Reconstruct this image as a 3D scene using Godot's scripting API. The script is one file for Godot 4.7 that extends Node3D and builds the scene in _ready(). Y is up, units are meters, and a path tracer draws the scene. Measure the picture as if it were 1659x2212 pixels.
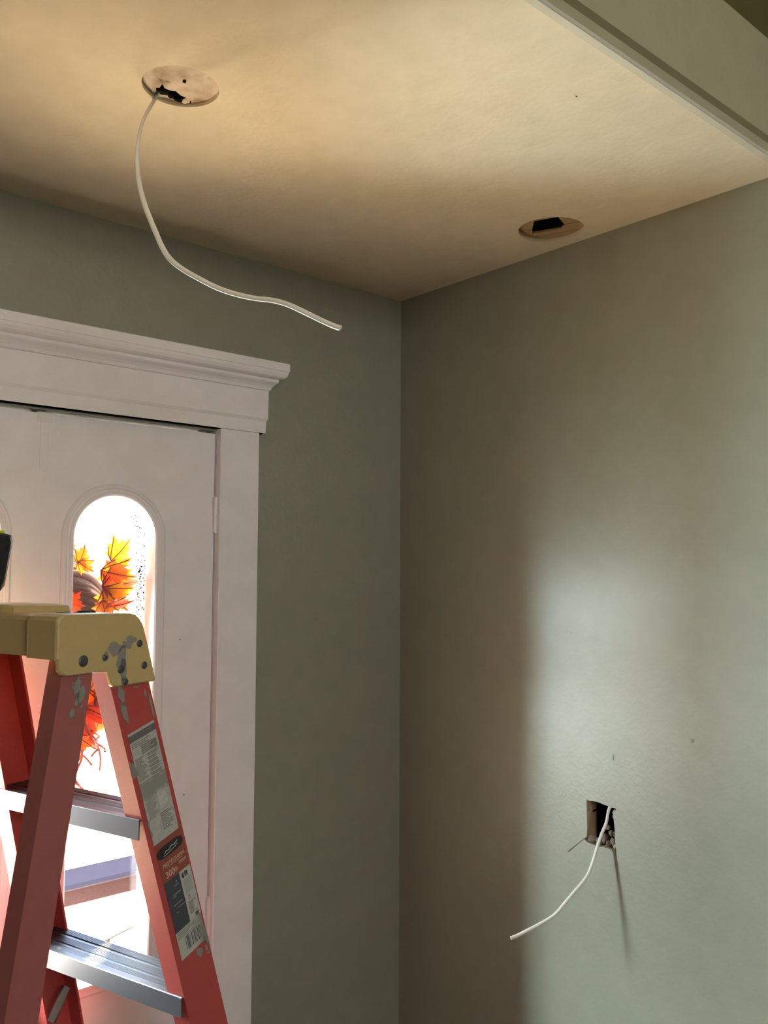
extends Node3D

# Foyer corner: door wall is z = 0, right wall is x = 0, floor y = 0, metres.
var rng := RandomNumberGenerator.new()
var M := {}

# ---------------------------------------------------------------- helpers
func mat(col: Color, rough := 0.6, metal := 0.0) -> StandardMaterial3D:
	var m := StandardMaterial3D.new()
	m.albedo_color = col
	m.roughness = rough
	m.metallic = metal
	return m

func noise_tex(freq: float, size := 512, as_normal := false, strength := 4.0, seed_ := 1, ramp: Gradient = null) -> NoiseTexture2D:
	var n := FastNoiseLite.new()
	n.seed = seed_
	n.noise_type = FastNoiseLite.TYPE_SIMPLEX_SMOOTH
	n.frequency = freq
	n.fractal_octaves = 4
	var t := NoiseTexture2D.new()
	t.noise = n
	t.width = size
	t.height = size
	t.seamless = true
	t.as_normal_map = as_normal
	t.bump_strength = strength
	if ramp:
		t.color_ramp = ramp
	return t

func painted(col: Color, rough: float, seed_: int, bump := 0.25, tile := 3.0) -> StandardMaterial3D:
	var m := mat(col, rough)
	m.normal_enabled = true
	m.normal_texture = noise_tex(0.03, 512, true, 3.0, seed_)
	m.normal_scale = bump
	var g := Gradient.new()
	g.set_color(0, Color(0.955, 0.955, 0.95))
	g.set_color(1, Color(1, 1, 1))
	m.albedo_texture = noise_tex(0.006, 512, false, 1.0, seed_ + 7, g)
	m.uv1_triplanar = true
	m.uv1_world_triplanar = true
	m.uv1_scale = Vector3(tile, tile, tile)
	return m

func mb() -> SurfaceTool:
	var st := SurfaceTool.new()
	st.begin(Mesh.PRIMITIVE_TRIANGLES)
	return st

func tri(st: SurfaceTool, a: Vector3, b: Vector3, c: Vector3, out: Vector3) -> void:
	# front faces run clockwise: (b-a)x(c-a) points away from the viewer's side
	if (b - a).cross(c - a).dot(out) > 0.0:
		var t := b
		b = c
		c = t
	st.add_vertex(a)
	st.add_vertex(b)
	st.add_vertex(c)

func quad(st: SurfaceTool, a: Vector3, b: Vector3, c: Vector3, d: Vector3, out: Vector3) -> void:
	tri(st, a, b, c, out)
	tri(st, a, c, d, out)

func flat(st: SurfaceTool) -> void:
	st.set_smooth_group(0xFFFFFFFF)

func box(st: SurfaceTool, lo: Vector3, hi: Vector3, xf := Transform3D(), bev := 0.0) -> void:
	# box with chamfered edges (bev > 0)
	flat(st)
	var c := (lo + hi) * 0.5
	var h := (hi - lo) * 0.5
	var b := minf(bev, minf(h.x, minf(h.y, h.z)) * 0.9)
	for ax in 3:
		var u := (ax + 1) % 3
		var v := (ax + 2) % 3
		for s in [-1.0, 1.0]:
			var p: Array[Vector3] = []
			for k in [[-1, -1], [1, -1], [1, 1], [-1, 1]]:
				var q := Vector3.ZERO
				q[ax] = s * h[ax]
				q[u] = k[0] * (h[u] - b)
				q[v] = k[1] * (h[v] - b)
				p.append(xf * (c + q))
			var n := Vector3.ZERO
			n[ax] = s
			quad(st, p[0], p[1], p[2], p[3], xf.basis * n)
	if b <= 0.0:
		return
	for ax in 3:
		var u := (ax + 1) % 3
		var v := (ax + 2) % 3
		for su in [-1.0, 1.0]:
			for sv in [-1.0, 1.0]:
				var p: Array[Vector3] = []
				for k in [[-1, 0], [1, 0], [1, 1], [-1, 1]]:
					var q := Vector3.ZERO
					q[ax] = k[0] * (h[ax] - b)
					q[u] = su * (h[u] if k[1] == 0 else h[u] - b)
					q[v] = sv * (h[v] - b if k[1] == 0 else h[v])
					p.append(xf * (c + q))
				var n := Vector3.ZERO
				n[u] = su
				n[v] = sv
				quad(st, p[0], p[1], p[2], p[3], xf.basis * n)
	for sx in [-1.0, 1.0]:
		for sy in [-1.0, 1.0]:
			for sz in [-1.0, 1.0]:
				var s := Vector3(sx, sy, sz)
				tri(st, xf * (c + s * Vector3(h.x, h.y - b, h.z - b)), xf * (c + s * Vector3(h.x - b, h.y, h.z - b)), xf * (c + s * Vector3(h.x - b, h.y - b, h.z)), xf.basis * s)

func centroid(p: Array) -> Vector3:
	var s := Vector3.ZERO
	for q in p:
		s += q
	return s / p.size()

func area2(p: PackedVector2Array) -> float:
	var s := 0.0
	for i in p.size():
		s += p[i].cross(p[(i + 1) % p.size()])
	return s

# loft between two or more loops (same count) given as 3-D points; capped with triangulated poly2d
func loft(st: SurfaceTool, loops: Array, poly: PackedVector2Array, cap_out0: Vector3, cap_out1: Vector3, smooth := false) -> void:
	var n: int = loops[0].size()
	if smooth:
		st.set_smooth_group(1)
	else:
		flat(st)
	for k in loops.size() - 1:
		var a: Array = loops[k]
		var b: Array = loops[k + 1]
		var along := centroid(b) - centroid(a)
		for i in n:
			var j := (i + 1) % n
			var e: Vector3 = a[j] - a[i]
			var out := e.cross(along) if area2(poly) > 0.0 else along.cross(e)
			# orientation sign fixed below by testing with the polygon's own winding
			quad(st, a[i], a[j], b[j], b[i], out * loft_sign(loops, poly))
	flat(st)
	var idx := Geometry2D.triangulate_polygon(poly)
	var first: Array = loops[0]
	var last: Array = loops[loops.size() - 1]
	for t in range(0, idx.size(), 3):
		tri(st, first[idx[t]], first[idx[t + 1]], first[idx[t + 2]], cap_out0)
		tri(st, last[idx[t]], last[idx[t + 1]], last[idx[t + 2]], cap_out1)

func loft_sign(loops: Array, poly: PackedVector2Array) -> float:
	# +1 when e x along points outwards for a counter-clockwise polygon
	var a: Array = loops[0]
	var along: Vector3 = centroid(loops[1]) - centroid(a)
	# 3-D normal of the loop by Newell
	var nn := Vector3.ZERO
	for i in a.size():
		nn += (a[i] as Vector3).cross(a[(i + 1) % a.size()])
	nn *= (1.0 if area2(poly) > 0.0 else -1.0)
	return 1.0 if nn.dot(along) > 0.0 else -1.0

# extrude a 2-D polygon: point (p.x, p.y) -> o + ex*p.x + ey*p.y, along vector v
func prism(st: SurfaceTool, poly: PackedVector2Array, o: Vector3, ex: Vector3, ey: Vector3, v: Vector3, smooth := false) -> void:
	var a: Array = []
	var b: Array = []
	for p in poly:
		var q := o + ex * p.x + ey * p.y
		a.append(q)
		b.append(q + v)
	loft(st, [a, b], poly, -v, v, smooth)

# tube with elliptic section along a smoothed path
func tube(st: SurfaceTool, pts: Array, r: float, sides := 10, sub := 4, squash := 1.0, side := Vector3.ZERO, caps := true) -> void:
	var path: Array[Vector3] = []
	var n := pts.size()
	for i in n - 1:
		var p0: Vector3 = pts[maxi(i - 1, 0)]
		var p1: Vector3 = pts[i]
		var p2: Vector3 = pts[i + 1]
		var p3: Vector3 = pts[mini(i + 2, n - 1)]
		for k in sub:
			path.append(p1.cubic_interpolate(p2, p0, p3, float(k) / sub))
	path.append(pts[n - 1])
	st.set_smooth_group(1)
	var rings: Array = []
	var ref := side if side != Vector3.ZERO else Vector3(0.31, 0.2, 0.93)
	for i in path.size():
		var d := (path[mini(i + 1, path.size() - 1)] - path[maxi(i - 1, 0)]).normalized()
		var x := (ref - d * ref.dot(d)).normalized()
		if side == Vector3.ZERO:
			ref = x
		var y := d.cross(x)
		var ring: Array[Vector3] = []
		for k in sides:
			var t := TAU * k / sides
			ring.append(path[i] + (x * cos(t) + y * sin(t) * squash) * r)
		rings.append(ring)
	for i in rings.size() - 1:
		for k in sides:
			var j := (k + 1) % sides
			quad(st, rings[i][k], rings[i][j], rings[i + 1][j], rings[i + 1][k], (rings[i][k] + rings[i][j]) * 0.5 - path[i])
	if caps:
		flat(st)
		for e in [0, rings.size() - 1]:
			var o: Vector3 = path[e] - path[1 if e == 0 else e - 1]
			for k in sides:
				tri(st, path[e], rings[e][k], rings[e][(k + 1) % sides], o)

# plane with a hole: rect cell minus a star-shaped loop; map turns 2-D into 3-D
func ring(st: SurfaceTool, lo: Vector2, hi: Vector2, inner: PackedVector2Array, c: Vector2, map: Callable, out: Vector3) -> void:
	flat(st)
	var n := inner.size()
	var o: Array[Vector2] = []
	for p in inner:
		o.append(to_rect(c, p, lo, hi))
	var corners := [Vector2(lo.x, lo.y), Vector2(hi.x, lo.y), Vector2(hi.x, hi.y), Vector2(lo.x, hi.y)]
	for i in n:
		var j := (i + 1) % n
		quad(st, map.call(inner[i]), map.call(inner[j]), map.call(o[j]), map.call(o[i]), out)
		var same := (is_equal_approx(o[i].x, o[j].x) and (is_equal_approx(o[i].x, lo.x) or is_equal_approx(o[i].x, hi.x))) or (is_equal_approx(o[i].y, o[j].y) and (is_equal_approx(o[i].y, lo.y) or is_equal_approx(o[i].y, hi.y)))
		if not same:
			for k in corners:
				# the corner that lies between the two rays
				var a: Vector2 = (o[i] - c)
				var b: Vector2 = (o[j] - c)
				var q: Vector2 = (k - c)
				if a.cross(q) * a.cross(b) > 0.0 and q.cross(b) * a.cross(b) > 0.0:
					tri(st, map.call(o[i]), map.call(o[j]), map.call(k), out)

func to_rect(c: Vector2, p: Vector2, lo: Vector2, hi: Vector2) -> Vector2:
	var d := p - c
	var t := INF
	if d.x > 1e-9: t = minf(t, (hi.x - c.x) / d.x)
	if d.x < -1e-9: t = minf(t, (lo.x - c.x) / d.x)
	if d.y > 1e-9: t = minf(t, (hi.y - c.y) / d.y)
	if d.y < -1e-9: t = minf(t, (lo.y - c.y) / d.y)
	var r := c + d * t
	if absf(r.x - lo.x) < 1e-6: r.x = lo.x
	if absf(r.x - hi.x) < 1e-6: r.x = hi.x
	if absf(r.y - lo.y) < 1e-6: r.y = lo.y
	if absf(r.y - hi.y) < 1e-6: r.y = hi.y
	return r

func rect(st: SurfaceTool, lo: Vector2, hi: Vector2, map: Callable, out: Vector3) -> void:
	flat(st)
	quad(st, map.call(lo), map.call(Vector2(hi.x, lo.y)), map.call(hi), map.call(Vector2(lo.x, hi.y)), out)

# side walls of a hole
func reveal(st: SurfaceTool, loop: PackedVector2Array, c: Vector2, map_a: Callable, map_b: Callable, smooth := true) -> void:
	if smooth:
		st.set_smooth_group(2)
	else:
		flat(st)
	var cc: Vector3 = map_a.call(c)
	for i in loop.size():
		var j := (i + 1) % loop.size()
		var a: Vector3 = map_a.call(loop[i])
		var b: Vector3 = map_a.call(loop[j])
		quad(st, a, b, map_b.call(loop[j]), map_b.call(loop[i]), cc - (a + b) * 0.5)

func circle(c: Vector2, r: float, n: int) -> PackedVector2Array:
	var p := PackedVector2Array()
	for i in n:
		p.append(c + Vector2(cos(TAU * i / n), sin(TAU * i / n)) * r)
	return p

func arch(cx: float, half: float, y0: float, spring: float, n := 24, grow := 0.0) -> PackedVector2Array:
	var p := PackedVector2Array()
	var h := half + grow
	p.append(Vector2(cx - h, y0 - grow))
	for k in range(1, 6):
		p.append(Vector2(cx - h + 2.0 * h * k / 6.0, y0 - grow))
	p.append(Vector2(cx + h, y0 - grow))
	for k in range(1, 8):
		p.append(Vector2(cx + h, lerpf(y0 - grow, spring, k / 8.0)))
	for k in n + 1:
		var t := PI * k / n
		p.append(Vector2(cx + cos(t) * h, spring + sin(t) * h))
	for k in range(1, 8):
		p.append(Vector2(cx - h, lerpf(spring, y0 - grow, k / 8.0)))
	return p

func obj(called: String, st: SurfaceTool, m: Material, parent: Node3D = self) -> MeshInstance3D:
	st.generate_normals()
	var o := MeshInstance3D.new()
	o.name = called
	o.mesh = st.commit()
	o.material_override = m
	o.cast_shadow = GeometryInstance3D.SHADOW_CASTING_SETTING_ON
	parent.add_child(o, true)
	return o

func tag(o: Node3D, label: String, category: String, kind := "", group := "") -> void:
	o.set_meta("label", label)
	o.set_meta("category", category)
	if kind:
		o.set_meta("kind", kind)
	if group:
		o.set_meta("group", group)

func thing(called: String, label: String, category: String, at := Vector3.ZERO, turn := 0.0, kind := "") -> Node3D:
	var o := Node3D.new()
	o.name = called
	add_child(o, true)
	o.position = at
	o.rotation.y = turn
	tag(o, label, category, kind)
	return o

func blob(c: Vector2, rx: float, ry: float, n: int, jag: float) -> PackedVector2Array:
	var p := PackedVector2Array()
	for i in n:
		var r := 1.0 + rng.randf_range(-jag, jag)
		p.append(c + Vector2(cos(TAU * i / n) * rx, sin(TAU * i / n) * ry) * r)
	return p

func dome(st: SurfaceTool, c: Vector3, n: Vector3, r: float, h: float, sides := 12, rows := 4) -> void:
	st.set_smooth_group(3)
	var x := n.cross(Vector3(0.3, 0.9, 0.21)).normalized()
	var y := n.cross(x)
	for i in rows:
		var a0 := PI * 0.5 * i / rows
		var a1 := PI * 0.5 * (i + 1) / rows
		for k in sides:
			var t0 := TAU * k / sides
			var t1 := TAU * (k + 1) / sides
			var p := func(a: float, t: float) -> Vector3:
				return c + (x * cos(t) + y * sin(t)) * r * cos(a) + n * h * sin(a)
			quad(st, p.call(a0, t0), p.call(a0, t1), p.call(a1, t1), p.call(a1, t0), (p.call(a0, t0) + p.call(a1, t1)) * 0.5 - c + n * 0.0001)

# ---------------------------------------------------------------- scene
func _ready() -> void:
	rng.seed = 7
	camera_and_light()
	materials()
	room()
	outside()
	door()
	ladder()
	cables()
	wreath()
	drill()

func camera_and_light() -> void:
	var cam := Camera3D.new()
	cam.name = "camera"
	add_child(cam)
	cam.transform = Transform3D(Basis(Vector3(0.7517, 0.0044, 0.6595), Vector3(-0.0473, 0.9978, 0.0473), Vector3(-0.6578, -0.0668, 0.7502)).orthonormalized(), Vector3(-1.4682, 1.76, 1.6128))
	cam.fov = 60.4866
	cam.near = 0.02
	cam.far = 200.0
	cam.current = true

	var we := WorldEnvironment.new()
	we.name = "world_environment"
	var e := Environment.new()
	e.background_mode = Environment.BG_SKY
	var sm := ProceduralSkyMaterial.new()
	sm.sky_top_color = Color(0.72, 0.85, 1.0)
	sm.sky_horizon_color = Color(0.97, 0.99, 1.0)
	sm.ground_horizon_color = Color(0.9, 0.88, 0.8)
	sm.ground_bottom_color = Color(0.8, 0.72, 0.6)
	sm.sky_energy_multiplier = 2.2
	sm.ground_energy_multiplier = 2.2
	var sky := Sky.new()
	sky.sky_material = sm
	e.sky = sky
	e.tonemap_mode = Environment.TONE_MAPPER_LINEAR
	e.tonemap_exposure = 1.0
	e.sdfgi_enabled = true
	e.ssao_enabled = true
	e.ssil_enabled = true
	we.environment = e
	add_child(we)

	# sun on the porch and the street side, too steep to reach far indoors
	var sun := DirectionalLight3D.new()
	sun.name = "sun"
	sun.light_color = Color(1.0, 0.93, 0.8)
	sun.light_energy = 14.0
	sun.light_angular_distance = 0.6
	sun.shadow_enabled = true
	add_child(sun)
	sun.look_at_from_position(Vector3(2.0, 7.0, -3.0), Vector3.ZERO)

	# daylight through the door: open sky beside the porch, and the sunlit ground in front of it
	area("sky_light", Vector3(-1.42, 1.50, -0.69), Vector3(0.0, 1.2, 0.60), Vector2(0.48, 0.60), Color(0.88, 0.985, 1.0), 27.0)
	area("ground_bounce", Vector3(-0.9, 0.35, -1.0), Vector3(-0.75, 1.75, 0.0), Vector2(1.8, 0.9), Color(1.0, 0.89, 0.71), 34.0)
	# added fill light at an unseen, made-up transom behind the camera
	area("added_fill_light", Vector3(-1.5, 2.5, 4.46), Vector3(-1.5, 2.5, 0.0), Vector2(1.2, 0.6), Color(1.0, 0.99, 0.97), 3.0)

func area(called: String, at: Vector3, to: Vector3, size: Vector2, col: Color, energy: float) -> void:
	var l := AreaLight3D.new()
	l.name = called
	l.area_size = size
	l.light_color = col
	l.light_energy = energy
	l.area_range = 30.0
	l.area_attenuation = 2.0
	l.shadow_enabled = true
	add_child(l)
	l.look_at_from_position(at, to)

func materials() -> void:
	M.wall = painted(Color(0.565, 0.56, 0.49), 0.38, 3, 0.15, 4.0)
	M.wall.metallic_specular = 0.7
	M.wall_dark = painted(Color(0.38, 0.37, 0.22), 0.5, 6, 0.2, 4.0)
	M.header = painted(Color(0.72, 0.70, 0.58), 0.5, 5, 0.2, 4.0)
	M.ceiling = painted(Color(0.93, 0.885, 0.79), 0.7, 9, 0.25, 4.0)
	M.bead = painted(Color(0.86, 0.84, 0.78), 0.6, 11, 0.15, 4.0)
	M.white = painted(Color(0.94, 0.92, 0.92), 0.45, 13, 0.12, 3.0)
	M.dark = mat(Color(0.035, 0.03, 0.03), 0.95)
	M.gap = mat(Color(0.12, 0.10, 0.11), 0.9)
	M.plaster = painted(Color(0.78, 0.71, 0.63), 0.9, 21, 1.0, 14.0)
	M.lath = painted(Color(0.74, 0.62, 0.47), 0.85, 23, 0.8, 9.0)
	M.dust = painted(Color(0.50, 0.44, 0.40), 0.95, 25, 1.0, 20.0)
	M.floor = painted(Color(0.55, 0.40, 0.26), 0.4, 27, 0.2, 2.0)
	M.red_veiled = painted(Color(0.66, 0.38, 0.36), 0.55, 32, 0.35, 8.0)  # paler red for the rear rails: lens glare put into the colour
	M.red = painted(Color(0.74, 0.29, 0.27), 0.5, 31, 0.35, 8.0)
	M.cap = painted(Color(0.80, 0.70, 0.48), 0.32, 33, 0.3, 8.0)
	M.alu = mat(Color(0.48, 0.48, 0.51), 0.42, 0.95)
	M.rivet = mat(Color(0.36, 0.36, 0.38), 0.45, 0.7)
	M.smear = painted(Color(0.58, 0.56, 0.53), 0.8, 35, 0.7, 15.0)
	M.paper = mat(Color(0.74, 0.74, 0.71), 0.6)
	M.ink = mat(Color(0.16, 0.17, 0.19), 0.6)
	M.brownlabel = mat(Color(0.60, 0.30, 0.24), 0.5)
	M.cream = mat(Color(0.82, 0.68, 0.58), 0.6)
	M.cable = mat(Color(0.90, 0.89, 0.85), 0.45)
	M.glass = mat(Color(0.02, 0.025, 0.025, 0.04), 0.02)
	M.glass.transparency = BaseMaterial3D.TRANSPARENCY_ALPHA
	M.black = mat(Color(0.10, 0.10, 0.12), 0.55)
	M.lime = mat(Color(0.78, 0.85, 0.10), 0.5)
	M.vine = painted(Color(0.30, 0.22, 0.20), 0.9, 41, 0.8, 12.0)
	M.burlap = painted(Color(0.55, 0.42, 0.27), 0.95, 51, 1.0, 20.0)
	M.concrete = painted(Color(0.86, 0.80, 0.70), 0.9, 43, 0.5, 1.0)
	M.lawn = painted(Color(0.80, 0.76, 0.60), 0.95, 45, 0.5, 0.5)
	M.rail_cap = painted(Color(0.17, 0.165, 0.22), 1.0, 48, 0.3, 3.0)
	M.rail = painted(Color(0.20, 0.145, 0.16), 0.6, 47, 0.3, 3.0)
	M.rail_cap.metallic_specular = 0.05
	M.rail.metallic_specular = 0.1
	M.iron = mat(Color(0.22, 0.20, 0.18), 0.6)
	M.frost = mat(Color(0.42, 0.46, 0.52), 0.8)
	M.leafs = []
	for c in [Color(0.74, 0.48, 0.05), Color(0.70, 0.27, 0.02), Color(0.62, 0.13, 0.01), Color(0.72, 0.37, 0.03)]:
		var l := mat(c, 0.6)
		l.backlight_enabled = true
		l.backlight = c
		M.leafs.append(l)
	M.vein = mat(Color(0.40, 0.08, 0.02), 0.7)

# ---------------------------------------------------------------- shell
const HOLE_A := Vector2(-0.8965, 0.5215)   # ceiling box hole (x, z)
const HOLE_B := Vector2(-0.0915, 0.5445)

func room() -> void:
	var st := mb()
	# door wall with its opening
	box(st, Vector3(-2.6, 0, -0.14), Vector3(-1.262, 2.8, 0.0))
	box(st, Vector3(-0.521, 0, -0.14), Vector3(0.14, 2.8, 0.0))
	box(st, Vector3(-1.262, 2.052, -0.14), Vector3(-0.521, 2.8, 0.0))
	tag(obj("wall_north", st, M.wall), "sage green painted wall that holds the white front door", "wall", "structure")

	# right wall with the cut-out for a box
	st = mb()
	var hole := PackedVector2Array()
	for p in [[0.5482, 1.3133], [0.5513, 1.310], [0.5737, 1.3115], [0.5898, 1.309], [0.6035, 1.3079], [0.6171, 1.3068], [0.6136, 1.2995], [0.609, 1.2938], [0.6111, 1.2848], [0.6131, 1.2664], [0.6138, 1.244], [0.6157, 1.2219], [0.6023, 1.2272], [0.5864, 1.2282], [0.5771, 1.226], [0.5584, 1.2274], [0.5478, 1.2288], [0.5419, 1.2343], [0.548, 1.2385], [0.5494, 1.2563], [0.549, 1.2853]]:
		hole.append(Vector2(p[0], p[1]))
	var hc := Vector2(0.581, 1.268)
	var face := func(p: Vector2) -> Vector3: return Vector3(0.0, p.y, p.x)
	var deep := func(p: Vector2) -> Vector3: return Vector3(0.02, p.y, p.x)
	var L := Vector3(-1, 0, 0)
	ring(st, Vector2(0.50, 1.20), Vector2(0.66, 1.34), hole, hc, face, L)
	rect(st, Vector2(0.0, 0.0), Vector2(0.50, 3.0), face, L)
	rect(st, Vector2(0.66, 0.0), Vector2(4.5, 3.0), face, L)
	rect(st, Vector2(0.50, 0.0), Vector2(0.66, 1.20), face, L)
	rect(st, Vector2(0.50, 1.34), Vector2(0.66, 3.0), face, L)
	var back := func(p: Vector2) -> Vector3: return Vector3(0.14, p.y, p.x)
	rect(st, Vector2(0.0, 0.0), Vector2(4.5, 3.0), back, -L)
	quad(st, Vector3(0, 3, 0), Vector3(0.14, 3, 0), Vector3(0.14, 3, 4.5), Vector3(0, 3, 4.5), Vector3.UP)
	quad(st, Vector3(0, 0, 0), Vector3(0.14, 0, 0), Vector3(0.14, 0, 4.5), Vector3(0, 0, 4.5), Vector3.DOWN)
	quad(st, Vector3(0, 0, 0), Vector3(0.14, 0, 0), Vector3(0.14, 3, 0), Vector3(0, 3, 0), Vector3.FORWARD)
	quad(st, Vector3(0, 0, 4.5), Vector3(0.14, 0, 4.5), Vector3(0.14, 3, 4.5), Vector3(0, 3, 4.5), Vector3.BACK)
	var wr := obj("wall_east", st, M.wall)
	tag(wr, "sage green painted wall with the rough square cut-out for an electrical box", "wall", "structure")
	st = mb()
	reveal(st, hole, hc, face, deep, false)
	obj("cut_edge", st, M.plaster, wr)
	# dark cavity behind the plaster
	st = mb()
	flat(st)
	var lo := Vector3(0.02, 1.18, 0.50)
	var hi := Vector3(0.11, 1.36, 0.66)
	for f in [[0, 1], [1, 0], [1, 1], [2, 0], [2, 1]]:
		var ax: int = f[0]
		var p: Array[Vector3] = []
		for k in [[0, 0], [1, 0], [1, 1], [0, 1]]:
			var q := Vector3.ZERO
			q[ax] = hi[ax] if f[1] == 1 else lo[ax]
			q[(ax + 1) % 3] = hi[(ax + 1) % 3] if k[0] == 1 else lo[(ax + 1) % 3]
			q[(ax + 2) % 3] = hi[(ax + 2) % 3] if k[1] == 1 else lo[(ax + 2) % 3]
			p.append(q)
		quad(st, p[0], p[1], p[2], p[3], (lo + hi) * 0.5 - centroid(p))
	obj("cavity", st, M.dark, wr)
	# a lath edge at the left side of the cut, lumps of broken plaster at the bottom and right
	st = mb()
	box(st, Vector3(0.006, 1.288, 0.5485), Vector3(0.03, 1.31, 0.5520), Transform3D(), 0.001)
	box(st, Vector3(0.006, 1.236, 0.5485), Vector3(0.03, 1.284, 0.5515), Transform3D(), 0.001)
	obj("lath", st, M.lath, wr)
	for q in [[0.010, 1.236, 0.556, 0.008], [0.012, 1.233, 0.570, 0.007], [0.016, 1.240, 0.580, 0.009], [0.010, 1.234, 0.592, 0.006], [0.014, 1.238, 0.602, 0.008], [0.012, 1.254, 0.607, 0.006], [0.008, 1.232, 0.611, 0.005], [0.012, 1.264, 0.590, 0.005], [0.018, 1.252, 0.594, 0.006], [0.006, 1.2985, 0.6115, 0.005], [0.008, 1.288, 0.609, 0.0045]]:
		st = mb()
		lump(st, Vector3(q[0], q[1], q[2]), q[3])
		obj("plaster_lump", st, M.plaster if q[1] > 1.28 or q[2] > 0.6105 else M.dust, wr)
	# dings in the paint
	for q in [[0.5169, 1.6362, 0.0022, 0.0022], [0.612, 1.404, 0.0018, 0.007], [0.7776, 1.4589, 0.004, 0.004], [0.8378, 1.0893, 0.0009, 0.0045], [0.588, 1.376, 0.002, 0.0018]]:
		st = mb()
		var bl := blob(Vector2(q[0], q[1]), q[2], q[3], 9, 0.3)
		prism(st, bl, Vector3(0.0, 0, 0), Vector3(0, 0, 1), Vector3(0, 1, 0), Vector3(-0.0005, 0, 0))
		obj("paint_ding", st, M.smear, wr)
	st = mb()
	tube(st, [Vector3(0.0005, 2.4302, 0.6114), Vector3(-0.0012, 2.4215, 0.622), Vector3(-0.0012, 2.4165, 0.630), Vector3(0.0005, 2.4148, 0.6382)], 0.0016, 6, 3)
	obj("paint_drip", st, M.wall, wr)

	# ceiling of the foyer with two round cut-outs
	st = mb()
	var D := Vector3.DOWN
	var cf := func(p: Vector2) -> Vector3: return Vector3(p.x, 2.44, p.y)
	var ca := func(p: Vector2) -> Vector3: return Vector3(p.x, 2.447, p.y)
	var ca_b := func(p: Vector2) -> Vector3: return Vector3(p.x, 2.449, p.y)
	var ra := circle(HOLE_A, 0.0535, 56)
	var rb := circle(HOLE_B, 0.0650, 56)
	ring(st, Vector2(-0.98, 0.44), Vector2(-0.81, 0.60), ra, HOLE_A, cf, D)
	ring(st, Vector2(-0.18, 0.44), Vector2(-0.01, 0.64), rb, HOLE_B, cf, D)
	for q in [[-2.4, 0, -0.98, 0.967], [-0.98, 0, -0.81, 0.44], [-0.98, 0.60, -0.81, 0.967], [-0.81, 0, -0.18, 0.967], [-0.18, 0, -0.01, 0.44], [-0.18, 0.64, -0.01, 0.967], [-0.01, 0, 0.0, 0.967]]:
		rect(st, Vector2(q[0], q[1]), Vector2(q[2], q[3]), cf, D)
	reveal(st, ra, HOLE_A, cf, ca)
	reveal(st, rb, HOLE_B, cf, ca_b)
	flat(st)
	box(st, Vector3(-2.4, 2.56, 0.0), Vector3(0.0, 2.62, 0.98))
	var ce := obj("ceiling", st, M.ceiling)
	tag(ce, "cream painted foyer ceiling with two round cut-outs", "ceiling", "structure")
	# old plaster seen in the left cut-out, with a jagged black gap where the cable comes out
	var jag := PackedVector2Array()
	for p in [[-0.9072, 0.457], [-0.9093, 0.4727], [-0.9097, 0.4831], [-0.9036, 0.4778], [-0.8955, 0.4762], [-0.8865, 0.4777], [-0.8779, 0.4764], [-0.8669, 0.4727], [-0.8703, 0.464], [-0.8763, 0.462], [-0.884, 0.4645], [-0.8963, 0.462], [-0.902, 0.4565]]:
		jag.append(Vector2(p[0] - 0.004, p[1] + 0.0165))
	var jc := Vector2(-0.8975, 0.4835)
	st = mb()
	st.set_smooth_group(1)
	# fan the plate out in rings with slight mounds
	var rows := 7
	var grid: Array = []
	for k in jag.size():
		var d := (jag[k] - jc).normalized()
		# distance to the rim along d
		var oc := jc - HOLE_A
		var bq := oc.dot(d)
		var rr := -bq + sqrt(bq * bq - oc.dot(oc) + 0.0540 * 0.0540)
		var col: Array = []
		for i in rows + 1:
			var f := float(i) / rows
			var q := jag[k].lerp(jc + d * rr, f)
			var hgt := 2.4470 - 0.003 * sin(f * PI) * (0.6 + 0.4 * sin(k * 1.7)) - 0.0015 * sin(k * 2.3 + i * 1.9)
			if f > 0.99: hgt = 2.4470
			col.append(Vector3(q.x, hgt, q.y))
		grid.append(col)
	for k in grid.size():
		var a: Array = grid[k]
		var b: Array = grid[(k + 1) % grid.size()]
		# finer rim: split each sector in 4
		for s in 4:
			for i in rows:
				var p := func(f: float, r: int) -> Vector3:
					var v: Vector3 = (a[r] as Vector3).lerp(b[r], f)
					if r == rows:
						var dd := (Vector2(v.x, v.z) - HOLE_A).normalized() * 0.0540 + HOLE_A
						v = Vector3(dd.x, v.y, dd.y)
					return v
				quad(st, p.call(s / 4.0, i), p.call((s + 1) / 4.0, i), p.call((s + 1) / 4.0, i + 1), p.call(s / 4.0, i + 1), D)
	var disc := obj("old_plaster", st, disc_material(), ce)
	disc.set_meta("label", "round patch of old stained plaster inside the left cut-out")
	st = mb()
	reveal(st, jag, jc, func(p: Vector2) -> Vector3: return Vector3(p.x, 2.4470, p.y), func(p: Vector2) -> Vector3: return Vector3(p.x, 2.50, p.y), false)
	rect(st, Vector2(-0.935, 0.45), Vector2(-0.85, 0.52), func(p: Vector2) -> Vector3: return Vector3(p.x, 2.50, p.y), D)
	obj("plaster_gap", st, M.dark, ce)
	# ragged black tape and wire stubs hanging in the gap
	st = mb()
	lump(st, Vector3(-0.9105, 2.4470, 0.4870), 0.0055)
	lump(st, Vector3(-0.9020, 2.4480, 0.4860), 0.0065)
	lump(st, Vector3(-0.8925, 2.4475, 0.4830), 0.0055)
	tube(st, [Vector3(-0.891, 2.447, 0.482), Vector3(-0.882, 2.444, 0.480), Vector3(-0.873, 2.4445, 0.481)], 0.0018, 6, 3)
	obj("torn_black_sleeve", st, M.dark, ce)
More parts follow.
